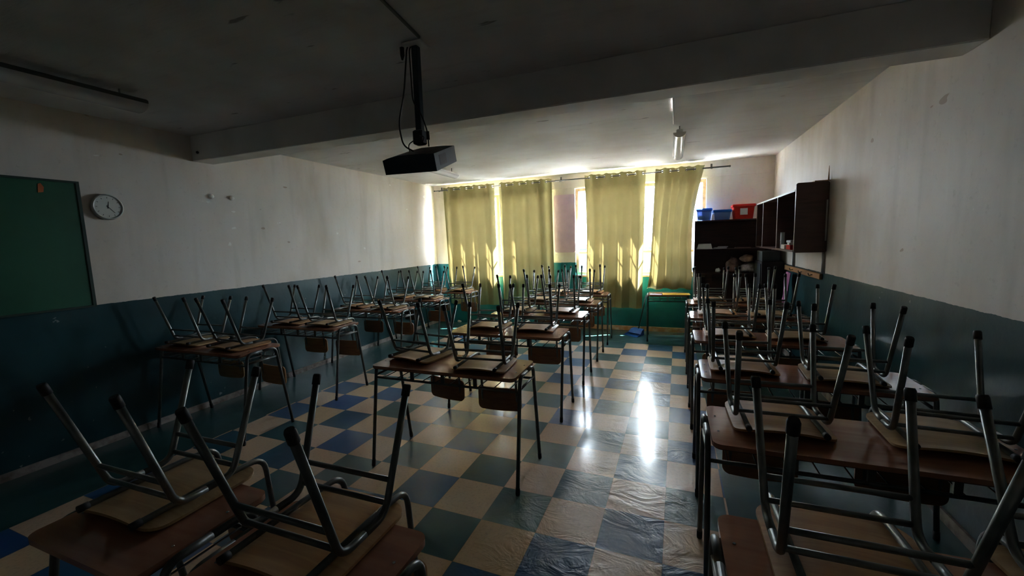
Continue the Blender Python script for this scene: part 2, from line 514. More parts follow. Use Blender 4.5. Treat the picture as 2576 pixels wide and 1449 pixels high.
# ------------------------------------------------------------------ outdoors
structure(MB().box((-16, YW + .2, -.35), (16, 30, -.25)).build('yard_ground', M['concrete']))
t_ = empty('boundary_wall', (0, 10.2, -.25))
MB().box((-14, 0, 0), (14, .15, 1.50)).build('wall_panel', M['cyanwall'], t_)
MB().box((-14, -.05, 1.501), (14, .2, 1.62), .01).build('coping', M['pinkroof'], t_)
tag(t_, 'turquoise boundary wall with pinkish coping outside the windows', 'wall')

# ------------------------------------------------------------------ double and single desks
DZ = .70
def make_desk(width, label, single=False):
    t = empty('school_desk' if single else 'double_school_desk')
    tag(t, label, 'desk')
    hw = width / 2; th = .018; xt = hw + .012
    tm = MB().panel(width, .39, th, .035, None, 10, (0, 0, DZ - th / 2))
    top = tm.build('desktop', M['desktop'], t)
    eb = MB()
    # dark lipping under the top edge
    eb.panel(width - .012, .378, .006, .03, None, 8, (0, 0, DZ - th - .003))
    eb.build('edge_backing', M['darkwood'], top)
    for sx in (-1, 1):
        for sy in (-1, 1):
            path = [(sx * xt, sy * .22, .012), (sx * xt, sy * .122, DZ - .012), (sx * xt, 0, DZ - .012)]
            leg = MB().tube(fillet(path, .045), .0115, 10).build('leg', M['tube_dark'], t)
            d = Vector((0, sy * .22, .012)) - Vector((0, sy * .122, DZ - .012)); d.normalize()
            a = Vector((sx * xt, sy * .22, .012)) - d * .03
            MB().tube([a, Vector((sx * xt, sy * .22, .012)) + d * .004, Vector((sx * xt, sy * .221, 0))], [.0135, .0135, .012], 10).build('rubber_foot', M['rubber'], leg)
        MB().tube([(sx * xt, -.135, .615), (sx * xt, .135, .615)], .008, 8).build('side_rail', M['tube_dark'], t)
    MB().tube([(-xt, -.134, .60), (xt, -.134, .60)], .0085, 8).build('front_rail', M['tube_dark'], t)
    MB().tube([(-xt, .134, .60), (xt, .134, .60)], .0085, 8).build('rear_rail', M['tube_dark'], t)
    n = 10 if not single else 5
    m = MB()
    for i in range(n):
        x = -hw + .06 + i * (width - .12) / (n - 1)
        m.tube(fillet([(x, -.134, .606), (x, .125, .606), (x, .135, .60), (x, .15, .595), (x, .158, .63)], .012, 3), .0032, 6)
    m.build('book_rack', M['chrome'], t)
    for x in ((-hw * .45, 0, hw * .45) if not single else (0,)):
        MB().box((x - .012, -.139, .60), (x + .012, -.129, DZ - th - .006)).build('bracket', M['tube_dark'], t)
    for sx in (-1, 1):
        for sy in (-.075, .075):
            MB().lathe([(.0045, 0), (.0045, .0015), (.003, .0025)], 8, (sx * (hw - .03), sy, DZ)).build('screw', M['chrome'], t)
    remember(t)
    return t

# ------------------------------------------------------------------ chair, standing on its seat with the legs in the air
def make_chair(label, seat_m, back_m, tube_m):
    t = empty('school_chair'); tag(t, label, 'chair')
    r = .0105
    def sf(x, y):
        u = x / .175; v = y / .17
        z = .0095 + .017 * (1 - u * u) * (1 - .35 * v * v)
        if v < -.5: z += .012 * ((-v - .5) * 2) ** 2 * (1 - .4 * u * u)
        return z
    seat = MB().panel(.35, .345, .009, .05, sf, 16).build('seat', seat_m, t)
    zr = .046
    fb, ft = (-.085, zr), (-.20, .425)
    bb, bt = (.085, zr), (.20, .383)
    for sx in (-1, 1):
        xb, xt = sx * .160, sx * .175
        # front leg and rear leg, each bent into the rail that runs under the seat
        for (yb, zb), (yt, zt) in ((fb, ft), (bb, bt)):
            path = fillet([(xt, yt, zt), (xb, yb, zb), (xb, 0, zb)], .045)
            leg = MB().tube(path, r, 10).build('leg', tube_m, t)
            d = (Vector((xt, yt, zt)) - Vector((xb, yb, zb))).normalized()
            p = Vector((xt, yt, zt))
            MB().tube([p - d * .03, p - d * .002, p + d * .004], [.0128, .0128, .0105], 10).build('rubber_foot', M['rubber'], leg)
        # back frame: runs below the seat and then bends to carry the backrest
        x = sx * .128
        bf = MB().tube(fillet([(x, -.175, .037), (x, .10, .037), (x, .225, .030), (x, .262, -.40)], .055), .0095, 10).build('back_frame', tube_m, t)
        MB().tube([(x, -.186, .037), (x, -.160, .037)], .0112, 10).build('end_cap', M['rubber'], bf)
    # stretchers between the legs
    for (ya, za), (yb, zb) in (((fb[0], fb[1]), ft), ((bb[0], bb[1]), bt)):
        for zz in (.074, .132):
            k = (zz - za) / (zb - za)
            y = ya + (yb - ya) * k; xh = .160 + .015 * k
            MB().tube([(-xh, y, zz), (xh, y, zz)], .0078, 8).build('stretcher', tube_m, t)
    # backrest, slightly hollow, hanging off the frame
    bm = MB().panel(.325, .165, .009, .035, lambda x, y: -.018 * (x / .16) ** 2, 14, (0, .240, -.315), 'xz')
    bk = bm.build('backrest', back_m, t)
    remember(t)
    return t

ORD = ['nearest', 'second', 'third', 'fourth', 'fifth', 'sixth']
ROWN = {'L': 'left wall row', 'C': 'middle row', 'R': 'right wall row'}
G_D = {'L': 'double desks along the left wall', 'C': 'double desks in the middle row', 'R': 'double desks along the right wall'}
desks = {
    'L': [(-3.585, 2.27, 0), (-3.585, 3.21, .3), (-3.585, 4.23, 1.2), (-3.585, 5.13, -.5), (-3.545, 6.02, 0)],
    'C': [(-1.365, 2.35, 0), (-1.365, 3.38, .4), (-1.365, 4.30, 0), (-1.365, 5.16, -.4), (-1.365, 5.98, .5)],
    'R': [(.645, 1.05, .6), (.67, 1.87, 0), (.68, 2.66, -.5), (.685, 3.56, 0), (.69, 4.50, 0), (.70, 5.41, .5)],
}
# chairs: (x, y, turn)  left one, right one, for each desk in the same order
chairs = {
    'L': [((-3.88, 2.31, 3), (-3.34, 2.30, -4)), ((-3.80, 3.24, 2), (-3.32, 3.24, 4)), ((-3.86, 4.29, 0), (-3.36, 4.27, -3)),
          ((-3.85, 5.20, -2), (-3.36, 5.18, 3)), ((-3.82, 6.08, 2), (-3.30, 6.08, -2))],
    'C': [((-1.655, 2.43, -9), (-1.12, 2.345, 4)), ((-1.60, 3.50, 2), (-1.135, 3.49, 3)), ((-1.64, 4.40, 0), (-1.135, 4.41, 2)),
          ((-1.62, 5.24, -2), (-1.12, 5.24, 2)), ((-1.63, 6.06, 1), (-1.12, 6.08, -1))],
    'R': [((.405, 1.13, 0), (.90, 1.13, 3)), ((.415, 1.95, 1), (.945, 1.96, -3)), ((.395, 2.73, 0), (.87, 2.68, -4)),
          ((.425, 3.63, 1), (.88, 3.64, -2)), ((.43, 4.58, 0), (.89, 4.58, 3)), ((.43, 5.50, 0), (.90, 5.50, -2))],
}
proto_d = make_desk(1.03, 'x'); proto_s = make_desk(.50, 'x', True)
CH = [make_chair('x', M['ply'], M['ply_back'], M['tube']), make_chair('x', M['ply_pale'], M['ply_back'], M['tube']),
      make_chair('x', M['ply'], M['ply'], M['tube_dark']), make_chair('x', M['ply_pale'], M['ply_pale'], M['tube'])]
PICK = {('L', 0, 0): 3, ('L', 0, 1): 2, ('L', 1, 0): 2, ('C', 0, 0): 0, ('C', 0, 1): 0, ('C', 1, 0): 0, ('R', 0, 0): 0, ('R', 1, 0): 0}
used = set()
def place(proto, loc, rz, label, cat, group):
    if proto.name in used: o = copy_tree(proto)
    else: o = proto; used.add(proto.name)
    o.location = loc; o.rotation_euler = (0, 0, R(rz))
    tag(o, label, cat, group); return o
for row in 'LCR':
    for i, (x, y, a) in enumerate(desks[row]):
        place(proto_d, (x, y, 0), a, '%s double desk from the camera in the %s, with upturned chairs' % (ORD[i], ROWN[row]), 'desk', G_D[row])
        for j, (cx, cy, ca) in enumerate(chairs[row][i]):
            k = PICK.get((row, i, j), (i * 2 + j + ord(row)) % 2)
            place(CH[k], (cx, cy, DZ + .001), ca,
                  'upturned chair, %s of two on the %s desk from the camera, %s' % (('left', 'right')[j], ORD[i], ROWN[row]), 'chair', 'upturned chairs, ' + ROWN[row])
place(proto_s, (-1.485, .70, 0), 0, 'single school desk, left of the two in the near left corner', 'desk', 'single desks')
place(proto_s, (-.868, .70, 0), 0, 'single school desk, right of the two in the near left corner', 'desk', 'single desks')
place(CH[1], (-1.535, .785, DZ + .001), 1, 'upturned chair on the left single desk in the bottom left corner', 'chair', 'upturned chairs on single desks')
place(CH[2], (-.905, .785, DZ + .001), 0, 'upturned chair on the right single desk, nearest the checkered aisle', 'chair', 'upturned chairs on single desks')
o = place(proto_s, (-.055, 6.33, 0), 2, 'small table under the fourth curtain by the window wall', 'table', None)
o.scale = (1.04, 1, .957)

# ------------------------------------------------------------------ curtains
RODY, RODZ = 6.672, 2.450
def curtain(label, xt, xb, zb, waves, ph, edge=None, flare=0, lift=None):
    nx = waves * 44; top = RODZ + .045
    zs = [top - .004 * i for i in range(22)]
    while zs[-1] > zb + .03: zs.append(zs[-1] - .028)
    zs.append(zb)
    m = MB(); V = []; rnd = random.Random(int(xt[0] * 100))
    drift = [rnd.uniform(-1, 1) for _ in range(waves * 2 + 2)]
    def wave(u, t):
        a = .034 * (1 + .1 * t)
        s_ = math.sin(2 * math.pi * waves * u + ph + .5 * t * math.sin(3.1 * u + ph))
        i = u * waves * 2; k = int(i); fr = i - k
        dr = drift[k] * (1 - fr) + drift[min(k + 1, len(drift) - 1)] * fr
        return a * s_ + .022 * t * dr + .008 * t * math.sin(9 * u + 4 * t)
    def pt(i, z):
        u = i / nx; t = min(1, max(0, (top - z) / (top - zb)))
        x0 = xt[0] + (xb[0] - xt[0]) * t; x1 = xt[1] + (xb[1] - xt[1]) * t
        if edge:
            e0, e1 = edge(t); x0 += e0; x1 += e1
        x = x0 + (x1 - x0) * u + .010 * t * math.sin(2 * math.pi * waves * u * 2 + 1)
        y = RODY + wave(u, t) + flare * t
        zz = z
        if z == top: zz += .007 * math.sin(2 * math.pi * waves * u * 2 + ph * 2)
        if lift: y, zz = lift(x, y, zz, u, t)
        return Vector((x, min(y, YW - .035), zz))
    eye = []
    for k in range(waves * 2):
        u = ((k * math.pi - ph) / (2 * math.pi * waves)) % 1.0
        if u < .02 or u > .98: continue
        eye.append(u)
    rows = [[pt(i, z) for i in range(nx + 1)] for z in zs]
    vs = [p for r_ in rows for p in r_]; fs = []
    for j in range(len(zs) - 1):
        for i in range(nx):
            c = (rows[j][i] + rows[j + 1][i + 1]) / 2
            if j < 24 and any((c - pt(e * nx, RODZ)).length < .0200 for e in eye): continue
            a = j * (nx + 1) + i
            fs.append((a, a + nx + 1, a + nx + 2, a + 1))
    cu = m.add(vs, fs, True).build('curtain', M['curtain'])
    for e in eye:
        c = pt(e * nx, RODZ); d = (pt(e * nx + 1, RODZ) - pt(e * nx - 1, RODZ)).normalized()
        up = Vector((0, 0, 1)); ring = [c + (d * math.cos(q) + up * math.sin(q)) * .0215 for q in [2 * math.pi * k / 16 for k in range(16)]]
        MB().tube(ring, .0032, 6, closed=True).build('eyelet', M['chrome'], cu)
    tag(cu, label, 'curtain', 'olive curtains on the rod')
    return cu
curtain('olive curtain nearest the left wall, hanging on the rod', (-3.90, -2.885), (-3.86, -2.875), .375, 4, .6)
curtain('second olive curtain from the left, beside the pink sheet', (-2.80, -1.86), (-2.78, -1.85), .335, 4, 2.2,
        edge=lambda t: (0, 0))
curtain('third olive curtain from the left, right of the pink sheet', (-1.315, -.385), (-1.335, -.44), .385, 4, .9,
        edge=lambda t: (.03 * math.sin(math.pi * t), .0))
def c4_lift(x, y, z, u, t):
    k = max(0, (.78 - z) / .13)
    if k > 0:
        k = min(k, 1.3)
        y -= .11 * k * k * (1.1 - .5 * u); z = max(z, .6885 + .012 * (1 + math.sin(u * 17)) + .004)
    return y, z
curtain('fourth olive curtain, its hem resting on the small table', (-.245, .425), (-.335, .255), .66, 3, .3,
        edge=lambda t: (-.07 * max(0, t - .75) * 4 * (t - .75) * 4 * .5, -.075 * math.sin(math.pi * min(1, t * 1.15)) * (1 if t < .87 else 0) - (0 if t < .87 else 0)), lift=c4_lift)

rod = empty('curtain_rod', (0, RODY, RODZ))
MB().tube([(-4.06, 0, 0), (-1.80, 0, 0)], .0085, 10).tube([(-1.80, 0, 0), (.74, 0, 0)], .0105, 10).build('pole', M['rod'], rod)
for x in (-4.07, .745):
    MB().lathe([(.006, -.012), (.014, -.008), (.014, .008), (.006, .012)], 12, (x, 0, 0), 'x').build('finial', M['rod'], rod)
for x in (-3.98, -1.72, .52):
    MB().tube(fillet([(x, .0, -.012), (x, .02, -.015), (x, YW - RODY - .012, .02), (x, YW - RODY - .012, .05)], .01, 3), .005, 6).box((x - .012, YW - RODY - .018, .0), (x + .012, YW - RODY - .012, .07)).build('bracket', M['rod'], rod)
tag(rod, 'long dark metal curtain rod above both windows', 'curtain rod')

# pink sheet on the pier
m = MB().panel(.355, .95, .018, .035, lambda x, y: .004 * math.sin(9 * y) * math.cos(20 * x), 14, (-1.672, YW - .018, 1.755), 'xz')
tag(m.build('paper_sheet', M['pink']), 'tall pink rounded sheet fixed between the two windows', 'sheet')
# torn paper and flaking plaster at the foot of the back wall
rr = random.Random(3)
for i in range(3):
    x = -3.72 + i * .22 + rr.uniform(-.03, .03)
    w, h = rr.uniform(.03, .07), rr.uniform(.03, .08)
    q = [(x + w * math.cos(a) * rr.uniform(.6, 1), h * (1 + math.sin(a)) * .5 * rr.uniform(.7, 1)) for a in [k * math.pi / 4 for k in range(8)]]
    vs = [(a, YW - .030, c + .002) for a, c in q] + [(a, YW - .018, c + .006) for a, c in q]
    fs = [tuple(range(8)), tuple(range(15, 7, -1))] + [(k, (k + 1) % 8, 8 + (k + 1) % 8, 8 + k) for k in range(8)]
    tag(MB().add(vs, fs).build('plaster_flake', M['paper']), ('leftmost', 'middle', 'rightmost')[i] + ' of three white plaster flakes at the foot of the window wall', 'plaster flake', 'plaster flakes by the wall')

# ------------------------------------------------------------------ things on and around the small table
# yellow card
m = MB().box((-.16, -.10, 0), (.20, .10, .002))
o = m.build('card_sheet', M['yellow'], None, (-.02 + .06, 6.25, .675)); o.rotation_euler = (0, 0, R(3))
tag(o, 'yellow card sheet lying on the small table below the curtain', 'card')
o = MB().box((-.08, -.05, 0), (.08, .05, .002)).build('paper', M['pink'], None, (-.21, 6.20, .6725)); o.rotation_euler = (0, 0, R(-6))
tag(o, 'pinkish paper at the left end of the small table', 'paper')
# dustpan with a long handle
dp = empty('dustpan', (-.50, 6.50, 0), R(-35))
vs = []; fs = []
prof = [(-.15, .0), (-.05, .03), (.0, .075), (.06, .09)]
pm = MB()
pan = []
for k, (yy, hh) in enumerate(prof):
    w = .13 - .012 * k
    pan += [(-w, yy, hh + .002), (-w, yy, .004), (w, yy, .004), (w, yy, hh + .002)]
for k in range(3):
    a = k * 4
    fs += [(a, a + 1, a + 5, a + 4), (a + 1, a + 2, a + 6, a + 5), (a + 2, a + 3, a + 7, a + 6)]
fs += [(12, 13, 14, 15), (8, 12, 15, 11), (4, 8, 11, 7)]
o = pm.add(pan, fs).build('pan', M['dustblue'], dp)
sm = o.modifiers.new('thick', 'SOLIDIFY'); sm.thickness = .003
MB().tube([(0, .05, .08), (.03, .19, .60)], .009, 8).build('handle', M['black'], dp)
tag(dp, 'blue dustpan with dark upright handle beside the small table', 'dustpan')

# ------------------------------------------------------------------ shelving unit and tubs in the back corner
sh = empty('shelving_unit', (0, 6.49, 0))
x0, x1, dpth, tz = .30, 1.255, .295, 1.700
for x in (x0, x1 - .018):
    MB().box((x, 0, 0), (x + .018, dpth, tz - .018)).build('side_panel', M['darkwood'], sh)
MB().box((x0, 0, tz - .018), (x1, dpth, tz)).build('top_panel', M['darkwood'], sh)
MB().box((x0 + .018, dpth - .01, 0), (x1 - .018, dpth, tz - .018)).build('back_panel', M['darkwood'], sh)
for z in (1.295, .95, .55, .08):
    MB().box((x0 + .018, .004, z - .018), (x1 - .018, dpth - .01, z)).build('shelf', M['darkwood'], sh)
MB().box((x0 + .02, -.012, .09), ((x0 + x1) / 2 - .002, .003, .53)).build('door', M['darkwood'], sh)
MB().box(((x0 + x1) / 2 + .002, -.012, .09), (x1 - .02, .003, .53)).build('door', M['darkwood'], sh)
tag(sh, 'dark brown shelving unit standing in the corner by the windows', 'shelving')

def tub(name, c, w, d, h, body_m, lid_m, label, cat='box', sticker=False, fill=None):
    t = empty(name, c); tag(t, label, cat)
    m = MB()
    def ring(k, z, ins=0):
        a, b_ = w / 2 * k - ins, d / 2 * k - ins; r_ = .02
        pts = []
        for sx, sy, st in ((1, 1, 0), (-1, 1, 1), (-1, -1, 2), (1, -1, 3)):
            for q in range(4):
                an = (st + q / 3) * math.pi / 2
                pts.append((sx * (a - r_) + r_ * math.cos(an), sy * (b_ - r_) + r_ * math.sin(an), z))
        return pts
    rings = [ring(.84, 0), ring(.86, .004), ring(.98, h), ring(1.03, h), ring(1.03, h + .008), ring(.95, h + .008), ring(.82, .008)]
    vs = [p for r_ in rings for p in r_]; fs = [tuple(range(15, -1, -1))]
    for k in range(len(rings) - 1):
        for i in range(16):
            j = (i + 1) % 16
            fs.append((k * 16 + i, k * 16 + j, k * 16 + 16 + j, k * 16 + 16 + i))
    fs.append(tuple(range((len(rings) - 1) * 16, len(rings) * 16)))
    m.add(vs, fs).build('tub_body', body_m, t)
    if lid_m:
        MB().box((-w / 2 * 1.05, -d / 2 * 1.05, h - .012), (w / 2 * 1.05, d / 2 * 1.05, h + .026), .006).build('lid', lid_m, t)
    if sticker:
        MB().box((-.045, -d / 2 * .955 - .002, h * .32), (.045, -d / 2 * .945, h * .82)).build('paper_sticker', M['paper'], t)
    if fill: MB().box((-w * .36, -d * .36, .012), (w * .36, d * .36, h * .5), .02).build('contents', fill, t)
    return t
tub('storage_tub', (.420, 6.62, 1.701), .20, .20, .145, M['bluebody'], M['blue'], 'clear tub with a bright blue lid, leftmost on the shelving unit', fill=M['cloth_b'])
tub('storage_tub', (.652, 6.60, 1.701), .22, .20, .115, M['bluebody'], M['blue'], 'low clear tub with blue lid, middle of three on the shelving', fill=M['cloth_b'])
tub('storage_tub', (.915, 6.60, 1.701), .27, .20, .175, M['red'], M['red'], 'red tub with white paper sticker on the shelving unit', sticker=True)
o = MB().add([(0, 0, 0), (.04, 0, 0), (.03, 0, .075), (.012, 0, .085), (0, .02, 0), (.04, .02, 0), (.03, .02, .075), (.012, .02, .085)],
             [(0, 1, 2, 3), (7, 6, 5, 4), (0, 4, 5, 1), (1, 5, 6, 2), (2, 6, 7, 3), (3, 7, 4, 0)]).build('folded_paper', M['paper'], None, (.515, 6.495, 1.701))
tag(o, 'small white folded paper standing between the blue-lidded tubs', 'paper')
# things on the upper shelf
o = MB().add([(0, 0, 0), (.20, 0, 0), (.185, .06, .075), (.02, .06, .075), (0, .12, 0), (.20, .12, 0)],
             [(0, 1, 2, 3), (1, 5, 2), (0, 3, 4), (2, 5, 4, 3), (0, 4, 5, 1)]).build('paper_bundle', M['caulk'], None, (.335, 6.51, 1.296))
tag(o, 'grey folder bundle at the left of the upper shelf', 'folder')
for i, (x, w, h, a) in enumerate(((.57, .15, .018, 4), (.60, .12, .012, -12))):
    o = MB().box((0, 0, 0), (w, .14, h)).build('paper_stack', M['paper'], None, (x, 6.52, 1.296 + (.019 if i else 0))); o.rotation_euler = (0, 0, R(a))
    tag(o, ('white paper stack lying in the middle of the upper shelf', 'smaller loose sheets on top of the white paper stack')[i], 'paper stack')
o = MB().box((0, 0, 0), (.19, .15, .014)).build('notebook', M['cloth_a'], None, (.83, 6.52, 1.296))
tag(o, 'thin notebook at the right end of the upper shelf', 'notebook')
def lump(name, c, s, m, label, cat, seed=0, group=None):
    rg = random.Random(seed); vs = []; fs = []; nu, nv = 20, 12
    ph = [rg.uniform(0, 6) for _ in range(6)]
    for j in range(nv + 1):
        th = math.pi * j / nv
        for i in range(nu):
            a = 2 * math.pi * i / nu
            d = 1 + .13 * math.sin(3 * a + ph[0] + 2 * th) + .10 * math.sin(5 * th + ph[1] + a) + .06 * math.sin(7 * a + ph[2])
            vs.append((s[0] * d * math.sin(th) * math.cos(a), s[1] * d * math.sin(th) * math.sin(a), max(-s[2], s[2] * math.cos(th) * d * 1.05) + s[2]))
    for j in range(nv):
        for i in range(nu):
            k = (i + 1) % nu
            fs.append((j * nu + i, (j + 1) * nu + i, (j + 1) * nu + k, j * nu + k))
    o = MB().add(vs, fs, True).build(name, m, None, c)
    tag(o, label, cat, group); return o
lump('cloth_bundle', (.80, 6.60, .951), (.075, .07, .10), M['cloth_a'], 'brown stuffed bag on the middle shelf beside the pink one', 'bag', 1)
lump('cloth_bundle', (1.00, 6.60, .951), (.10, .08, .065), M['cloth_b'], 'mottled pale cloth bundle at the right of the middle shelf', 'cloth bundle', 2)
lump('stuffed_bag', (.985, 6.61, 1.098), (.085, .07, .05), M['cloth_a'], 'dusty pink bag lying on the mottled cloth bundle', 'bag', 3)
lump('paper_ball', (.62, 6.58, .951), (.035, .035, .03), M['paper'], 'crumpled white paper ball on the middle shelf', 'paper ball', 4)

# low black cabinet beside the shelving, box on it
cb = empty('low_cabinet', (1.055, 5.98, 0))
MB().box((0, 0, .02), (.24, .46, 1.14), .004).build('body', M['darkin'], cb)
MB().box((-.012, .01, .04), (-.001, .225, 1.11)).build('door', M['black'], cb)
MB().box((-.012, .235, .04), (-.001, .45, 1.11)).build('door', M['black'], cb)
MB().box((.01, .01, 0), (.23, .45, .02)).build('plinth', M['darkin'], cb)
tag(cb, 'low black cabinet against the right wall beneath the hanging shelf', 'cabinet')
o = MB().box((0, 0, 0), (.20, .34, .125), .005).build('cardboard_box', M['greygreen'], None, (1.065, 6.03, 1.141))
tag(o, 'dark grey green box on top of the low black cabinet', 'box')

# wall shelf unit with open compartments on the right wall
ws = empty('wall_shelf_unit', (1.06, 4.56, 1.31))
D, L_, HH = XR - .002 - 1.06, 1.88, .58
m = MB().panel(.255, .64, .022, .018, None, 8, (D / 2, .011, .315), 'xz').build('end_panel', M['darkwood'], ws)
MB().box((0, .024, 0), (D, L_, .018)).build('bottom_shelf', M['darkwood'], ws)
MB().box((0, .024, HH - .018), (D, L_, HH)).build('top_panel', M['darkwood'], ws)
MB().box((D - .01, .024, .018), (D, L_, HH - .018)).build('back_panel', M['darkin'], ws)
for y in (.70, 1.46, L_ - .018):
    MB().box((.002, y, .018), (D - .01, y + .018, HH - .018)).build('divider', M['darkwood'], ws)
    MB().box((-.001, y, .018), (.0015, y + .018, HH - .018)).build('edge_strip', M['edge'], ws)
MB().box((-.0015, .024, HH - .018), (-.0002, L_, HH)).build('edge_strip', M['edge'], ws)
MB().box((-.0015, .024, 0), (-.0002, L_, .018)).build('edge_strip', M['darkwood'], ws)
MB().box((.14, -.006, .636), (D, .10, .645)).build('hanging_plate', M['rail'], ws)
MB().tube([(D - .012, .006, .646), (D - .012, .006, .77)], [.007, .002], 6).build('hook', M['rail'], ws)
MB().box((D - .02, -.006, .10), (D - .008, -.001, .47)).build('edge_strip', M['edge'], ws)
tag(ws, 'dark brown open shelf unit hung on the right wall', 'shelf unit')
# items in it
for i, (y, x, w, h, mm, lb) in enumerate(((5.18, 1.10, .05, .17, 'paper', 'tall white paper roll on the hanging shelf'),
                                         (4.98, 1.09, .10, .045, 'paper', 'flat white box beside the tall paper roll'),
                                         (4.76, 1.09, .10, .045, 'red', 'red tray at the near end of the hanging shelf'))):
    if i == 0:
        o = MB().lathe([(.020, 0), (.020, h * .45), (.023, h * .48), (.020, h * .52), (.020, h)], 14).build('paper_roll', M[mm], None, (x, y, 1.329))
        tag(o, lb, 'paper roll')
    else:
        o = MB().box((-.03, -.07, 0), (.05, .07, h), .004).build('flat_box' if i == 1 else 'plastic_tray', M[mm], None, (x, y, 1.329))
        tag(o, lb, 'box' if i == 1 else 'tray')
for k in range(2):
    o = MB().box((-.03, -.06, 0), (.045, .06, .022), .003).build('notebook', M['paper'], None, (1.09, 4.76, 1.3745 + k * .0225)); o.rotation_euler = (0, 0, R(-5 + 9 * k))
    tag(o, ('white notebook lying directly on the red tray', 'topmost white notebook of the pile in the red tray')[k], 'notebook')
bt = empty('plastic_bottle', (1.11, 6.14, 1.329))
MB().lathe([(.030, 0), (.033, .01), (.033, .16), (.014, .21), (.013, .22)], 18).build('body', M['bottle'], bt)
MB().lathe([(.031, .05), (.0338, .052), (.0338, .115), (.031, .117)], 18).build('paper_label', M['cloth_b'], bt)
MB().lathe([(.016, .221), (.016, .25), (.014, .255)], 14).build('cap', M['greygreen'], bt)
tag(bt, 'pale green plastic bottle at the far end of the hanging shelf', 'bottle')
# pipes beneath, coat rail, pink cloth
for y, lb in ((4.60, 'pale vertical pipe below the near end of the hanging shelf'), (5.60, 'pale vertical pipe further along the right wall')):
    o = MB().tube([(XR - .014, y, 1.105), (XR - .014, y, 1.308)], .012, 8).build('wall_pipe', M['caulk'])
    tag(o, lb, 'pipe', 'wall pipes')
rl = empty('coat_rail', (XR - .026, 0, 0))
MB().box((0, 4.64, 1.045), (.024, 5.96, 1.10), .003).build('board', M['rail'], rl)
for y in (4.85, 5.2, 5.55):
    MB().tube(fillet([(0, y, 1.075), (-.03, y, 1.065), (-.035, y, 1.09)], .01, 3), .004, 6).build('peg', M['black'], rl)
tag(rl, 'brown wooden coat rail along the right wall', 'coat rail')
vs = []; nx_, nz_ = 10, 14
for j in range(nz_ + 1):
    z = 1.035 - .36 * j / nz_
    for i in range(nx_ + 1):
        y = 5.48 + (.20 + .10 * math.sin(j * .5) * .3) * i / nx_ + .15 * j / nz_ * .4
        vs.append((1.262 - .010 * math.sin(i * 1.3 + j * .2) - .0015 * j, y, z))
fs = [(j * (nx_ + 1) + i, j * (nx_ + 1) + i + 1, (j + 1) * (nx_ + 1) + i + 1, (j + 1) * (nx_ + 1) + i) for j in range(nz_) for i in range(nx_)]
o = MB().add(vs, fs, True).build('hanging_cloth', M['pinkcloth']); sm = o.modifiers.new('thick', 'SOLIDIFY'); sm.thickness = .004
tag(o, 'pink cloth hanging from the coat rail on the right wall', 'cloth')

# ------------------------------------------------------------------ left wall: chalkboard, clock, knobs
bd = empty('chalkboard', (XL, 0, 0))
MB().box((.003, -.75, 1.115), (.018, 1.755, 2.030)).build('writing_surface', M['board'], bd)
fm = MB()
fm.box((.003, 1.756, 1.10), (.024, 1.775, 2.045)); fm.box((.003, -.77, 1.10), (.024, -.751, 2.045))
fm.box((.003, -.75, 2.031), (.024, 1.755, 2.045)); fm.box((.003, -.75, 1.10), (.024, 1.755, 1.114))
fm.build('frame', M['boardframe'], bd)
tag(bd, 'green chalkboard on the left wall', 'chalkboard')
for y, w, lb in ((1.565, .028, 'orange paper scrap on the chalkboard near its right end'), (1.30, .05, 'orange paper scrap at the left frame edge of the chalkboard')):
    vs = [(XL + .0195, y - w * .5, 1.945), (XL + .0195, y + w * .5, 1.950), (XL + .0195, y + w * .7, 1.985), (XL + .0195, y + w * .2, 2.012), (XL + .0195, y - w * .3, 2.005)]
    vs2 = [(x + .0015, yy, z) for x, yy, z in vs]
    o = MB().add(vs + vs2, [(0, 1, 2, 3, 4), (9, 8, 7, 6, 5)] + [(k, (k + 1) % 5, 5 + (k + 1) % 5, 5 + k) for k in range(5)]).build('paper_scrap', M['orange'])
    tag(o, lb, 'paper scrap', 'paper scraps on the chalkboard')
ck = empty('wall_clock', (XL, 1.925, 1.868))
MB().lathe([(.088, .002), (.098, .004), (.101, .018), (.098, .036), (.088, .038), (.086, .030)], 40, (0, 0, 0), 'x').build('rim', M['clockrim'], ck)
MB().lathe([(.085, .028), (.085, .0312)], 40, (0, 0, 0), 'x').build('dial', M['clockface'], ck)
def hand(ang, ln, w, name):
    # clockwise angle from twelve; the wall faces +x so screen-right is +y
    dy, dz = math.sin(ang), math.cos(ang)
    n_ = (-dz, dy)
    a = (-.012 * dy, -.012 * dz); e = (ln * dy, ln * dz)
    q = [(a[0] + n_[0] * w, a[1] + n_[1] * w), (a[0] - n_[0] * w, a[1] - n_[1] * w), (e[0] - n_[0] * w * .5, e[1] - n_[1] * w * .5), (e[0] + n_[0] * w * .5, e[1] + n_[1] * w * .5)]
    vs = [(.0322, *p) for p in q] + [(.0335, *p) for p in q]
    MB().add(vs, [(0, 1, 2, 3), (7, 6, 5, 4)] + [(k, (k + 1) % 4, 4 + (k + 1) % 4, 4 + k) for k in range(4)]).build(name, M['black'], ck)
hand(R(8), .042, .0032, 'hour_hand'); hand(R(138), .060, .0024, 'minute_hand')
tk = MB()
for k in range(12):
    a = k * math.pi / 6; dy, dz = math.sin(a), math.cos(a)
    c0, c1 = .066, .077
    q = [(c0 * dy + .0018 * dz, c0 * dz - .0018 * dy), (c0 * dy - .0018 * dz, c0 * dz + .0018 * dy), (c1 * dy - .0018 * dz, c1 * dz + .0018 * dy), (c1 * dy + .0018 * dz, c1 * dz - .0018 * dy)]
    tk.add([(.0318, *p) for p in q], [(0, 1, 2, 3)])
tk.build('hour_marks', M['black'], ck)
tag(ck, 'round pale wall clock beside the chalkboard on the left wall', 'clock')
